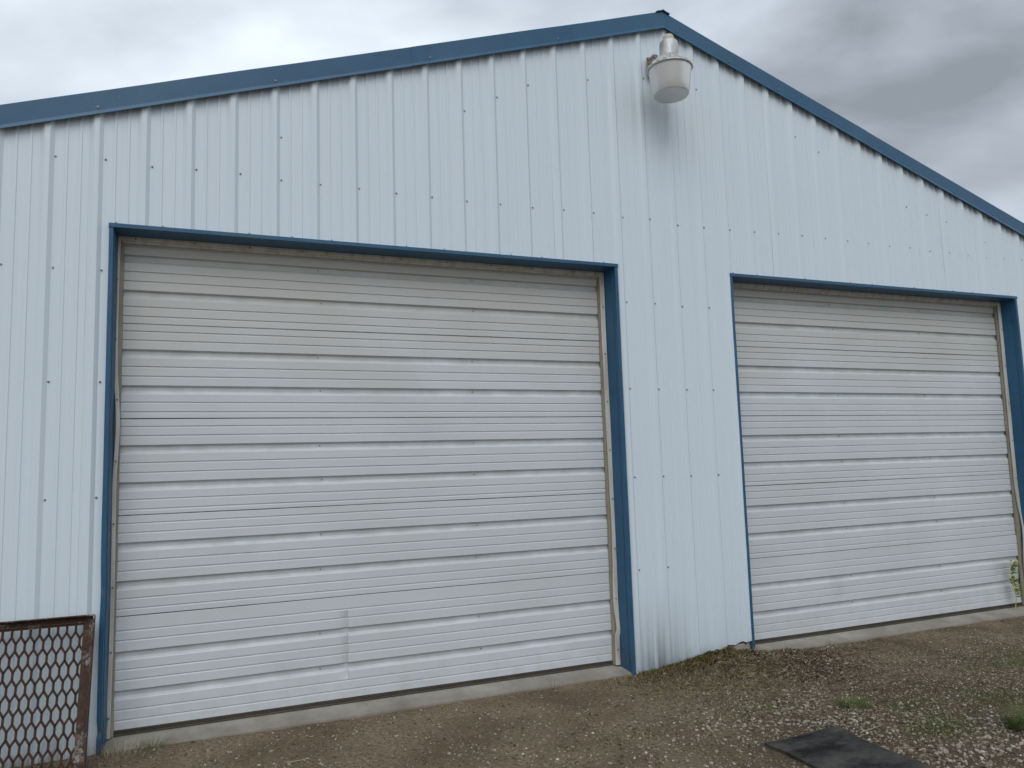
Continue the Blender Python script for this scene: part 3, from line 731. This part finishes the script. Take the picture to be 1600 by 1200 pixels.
# straw
sp = []
for _ in range(8000):
    if random.random() < 0.6: x, y = random.gauss(3.75, 0.55), -abs(random.gauss(0.55, 0.4))
    else: x, y = U(0.2, 7.0), -U(0.03, 1.8)
    if y > -0.035 or in_mat(x, y): continue
    if x < 3.1 and random.random() < 0.75: continue
    sp.append((x, y, ground_z(x, y)+U(0.001, 0.006), U(0.02, 0.075), U(0.0008, 0.0022), U(0, 6.283), U(-0.05, 0.25), U(-0.1, 0.4)))
for _ in range(1500):      # dead grass on and round the sod clump
    x, y = random.gauss(3.92, 0.26), random.gauss(-0.34, 0.13)
    if y > -0.04: continue
    sp.append((x, y, ground_z(x, y), U(0.025, 0.085), U(0.0010, 0.0026), U(0, 6.283), U(0.0, 0.9), U(0.2, 1.3)))
blades('straw', sp, M_straw, 'thin dry grass stems scattered over the ground', 'straw', 'stuff')
# low green growth through the gravel
sp = []
for cx, cy, rx, ry, n in ((4.22, -1.55, 0.30, 0.16, 1500), (4.35, -1.25, 0.28, 0.16, 700), (5.6, -0.93, 0.35, 0.12, 900), (4.95, -1.35, 0.3, 0.2, 900), (3.6, -0.95, 0.25, 0.10, 400), (4.05, -0.55, 0.3, 0.12, 500), (3.55, -0.5, 0.35, 0.15, 500), (6.1, -0.75, 0.4, 0.2, 600), (2.6, -1.0, 0.5, 0.12, 350)):
    for _ in range(n):
        x, y = random.gauss(cx, rx*0.55), random.gauss(cy, ry*0.6)
        if y > -0.03 or in_mat(x, y): continue
        sp.append((x, y, ground_z(x, y)-0.002, U(0.008, 0.032), U(0.001, 0.0042), U(0, 6.283), U(0.5, 1.4), U(0, 0.9)))
blades('sparse_grass', sp, M_grass, 'short sparse grass growing through the gravel', 'grass', 'stuff')
def tuft(cx, cy, rad, n, h0, h1, label, material=M_grass, name='grass_tuft', cat='grass tuft', group='grass tufts in the gravel'):
    sp = []
    for _ in range(n):
        a, r_ = U(0, 6.283), rad*math.sqrt(random.random()); x, y = cx+r_*math.cos(a), min(cy+r_*math.sin(a), -0.03)
        sp.append((x, y, ground_z(x, y)-0.004, U(h0, h1), U(0.0016, 0.0036), a+U(-0.8, 0.8), U(0.7, 1.45), U(0.2, 1.3)))
    o = blades(name, sp, material); tag(o, label, cat, group); return o
tuft(4.09, -1.13, 0.075, 240, 0.03, 0.085, 'small green grass tuft beyond the far edge of the black mat')
tuft(4.60, -1.78, 0.10, 520, 0.06, 0.15, 'large lush green grass tuft at the right edge of the picture')
tuft(0.55, -0.035, 0.06, 60, 0.03, 0.10, 'thin dark weed tuft at the left end of the concrete threshold')
tuft(0.40, -0.12, 0.14, 160, 0.03, 0.11, 'dry tangled grass at the foot of the left blue jamb', M_straw, 'dry_grass_tuft')
tuft(-0.02, -0.18, 0.22, 260, 0.04, 0.13, 'dry dark grass behind the rusty mesh panel', M_straw, 'dry_grass_tuft')
tuft(3.44, -0.07, 0.06, 120, 0.015, 0.045, 'low green weeds at the foot of the blue jamb by the pier')
tuft(5.05, -0.02, 0.03, 16, 0.03, 0.09, 'thin sprigs against the threshold of the right door', M_straw, 'dry_grass_tuft')
def stalk(a, b_, r_, label):
    m = MB(); a, b_ = Vector((*a, 0)), Vector((*b_, 0)); pts = []
    for i in range(7):
        p = a.lerp(b_, i/6); s = (b_-a).normalized().cross(Vector((0, 0, 1)))
        p = p+s*0.006*math.sin(i*0.6); pts.append((p.x, p.y, ground_z(p.x, p.y)+r_*1.6+0.006))
    m.tube(pts, [r_*(1-0.09*i) for i in range(7)], 6)
    tag(m.build('dry_stalk', M_straw, None, smooth=True), label, 'stalk', 'dry stalks lying on the ground')
stalk((3.80, -1.47), (4.00, -1.426), 0.0035, 'pale straw stalk lying just beyond the black mat')
stalk((3.79, -1.68), (3.875, -1.725), 0.0035, 'short pale stalk against the right edge of the black mat')
stalk((4.51, -1.356), (4.313, -1.666), 0.0014, 'long thin stem lying across the green patch in the gravel')
stalk((1.15, -0.54), (1.26, -0.55), 0.004, 'brown twig on bare dirt before the left door')
# small weed by the threshold
m = MB()
for k in range(5):
    a = k*1.3; m.tube([(2.80, -0.045, -0.06), (2.80+0.02*math.cos(a), -0.045+0.015*math.sin(a), -0.03), (2.80+0.05*math.cos(a), -0.05+0.02*math.sin(a), 0.0+0.012*k)], [0.0016, 0.0012, 0.0006], 5)
tag(m.build('weed_sprig', M_litter), 'small dark sprig standing at the middle of the left threshold', 'weed')

# made-up leaf sprig standing for a yellow flare beside the right door's far stop
m = MB(); wr = random.Random(5); bx, by = 7.19, 0.085
M_flare = island('flare_leaf', [(0, (0.16, 0.28, 0.02, 1)), (0.6, (0.42, 0.46, 0.03, 1)), (1, (0.66, 0.60, 0.06, 1))], 0.5)
stem_pts = [(bx+0.012*math.sin(k*0.9), by+0.008*math.cos(k), -0.02+0.048*k) for k in range(9)]
weed = empty('flare_sprig', (bx, by, -0.02), 'made-up yellow-green leaf sprig in place of a flare patch at the right door jamb', 'weed')
mm = MB(); mm.tube(stem_pts, [0.0035-0.0003*k for k in range(9)], 6); mm.build('stem', M_flare, weed)
lf = MB()
for k in range(95):
    p = Vector(stem_pts[wr.randint(3, 8)])+Vector((wr.uniform(-0.012, 0.02), 0, wr.uniform(-0.03, 0.03))); a = wr.uniform(0, 6.28); el = wr.uniform(-0.3, 0.7); ln = wr.uniform(0.030, 0.062)
    d = Vector((math.cos(a)*math.cos(el)*0.7, -abs(math.sin(a))*math.cos(el), math.sin(el))); sd_ = d.cross(Vector((0, 0, 1))).normalized()*ln*0.28; up = Vector((0, 0, ln*0.10))
    n = len(lf.v); lf.v += [tuple(p), tuple(p+d*ln*0.5+sd_+up), tuple(p+d*ln), tuple(p+d*ln*0.5-sd_+up), tuple(p+d*ln*0.5)]
    lf.f += [(n, n+1, n+4), (n+1, n+2, n+4), (n+2, n+3, n+4), (n+3, n, n+4)]
lf.build('leaves', M_flare, weed, kind='stuff')
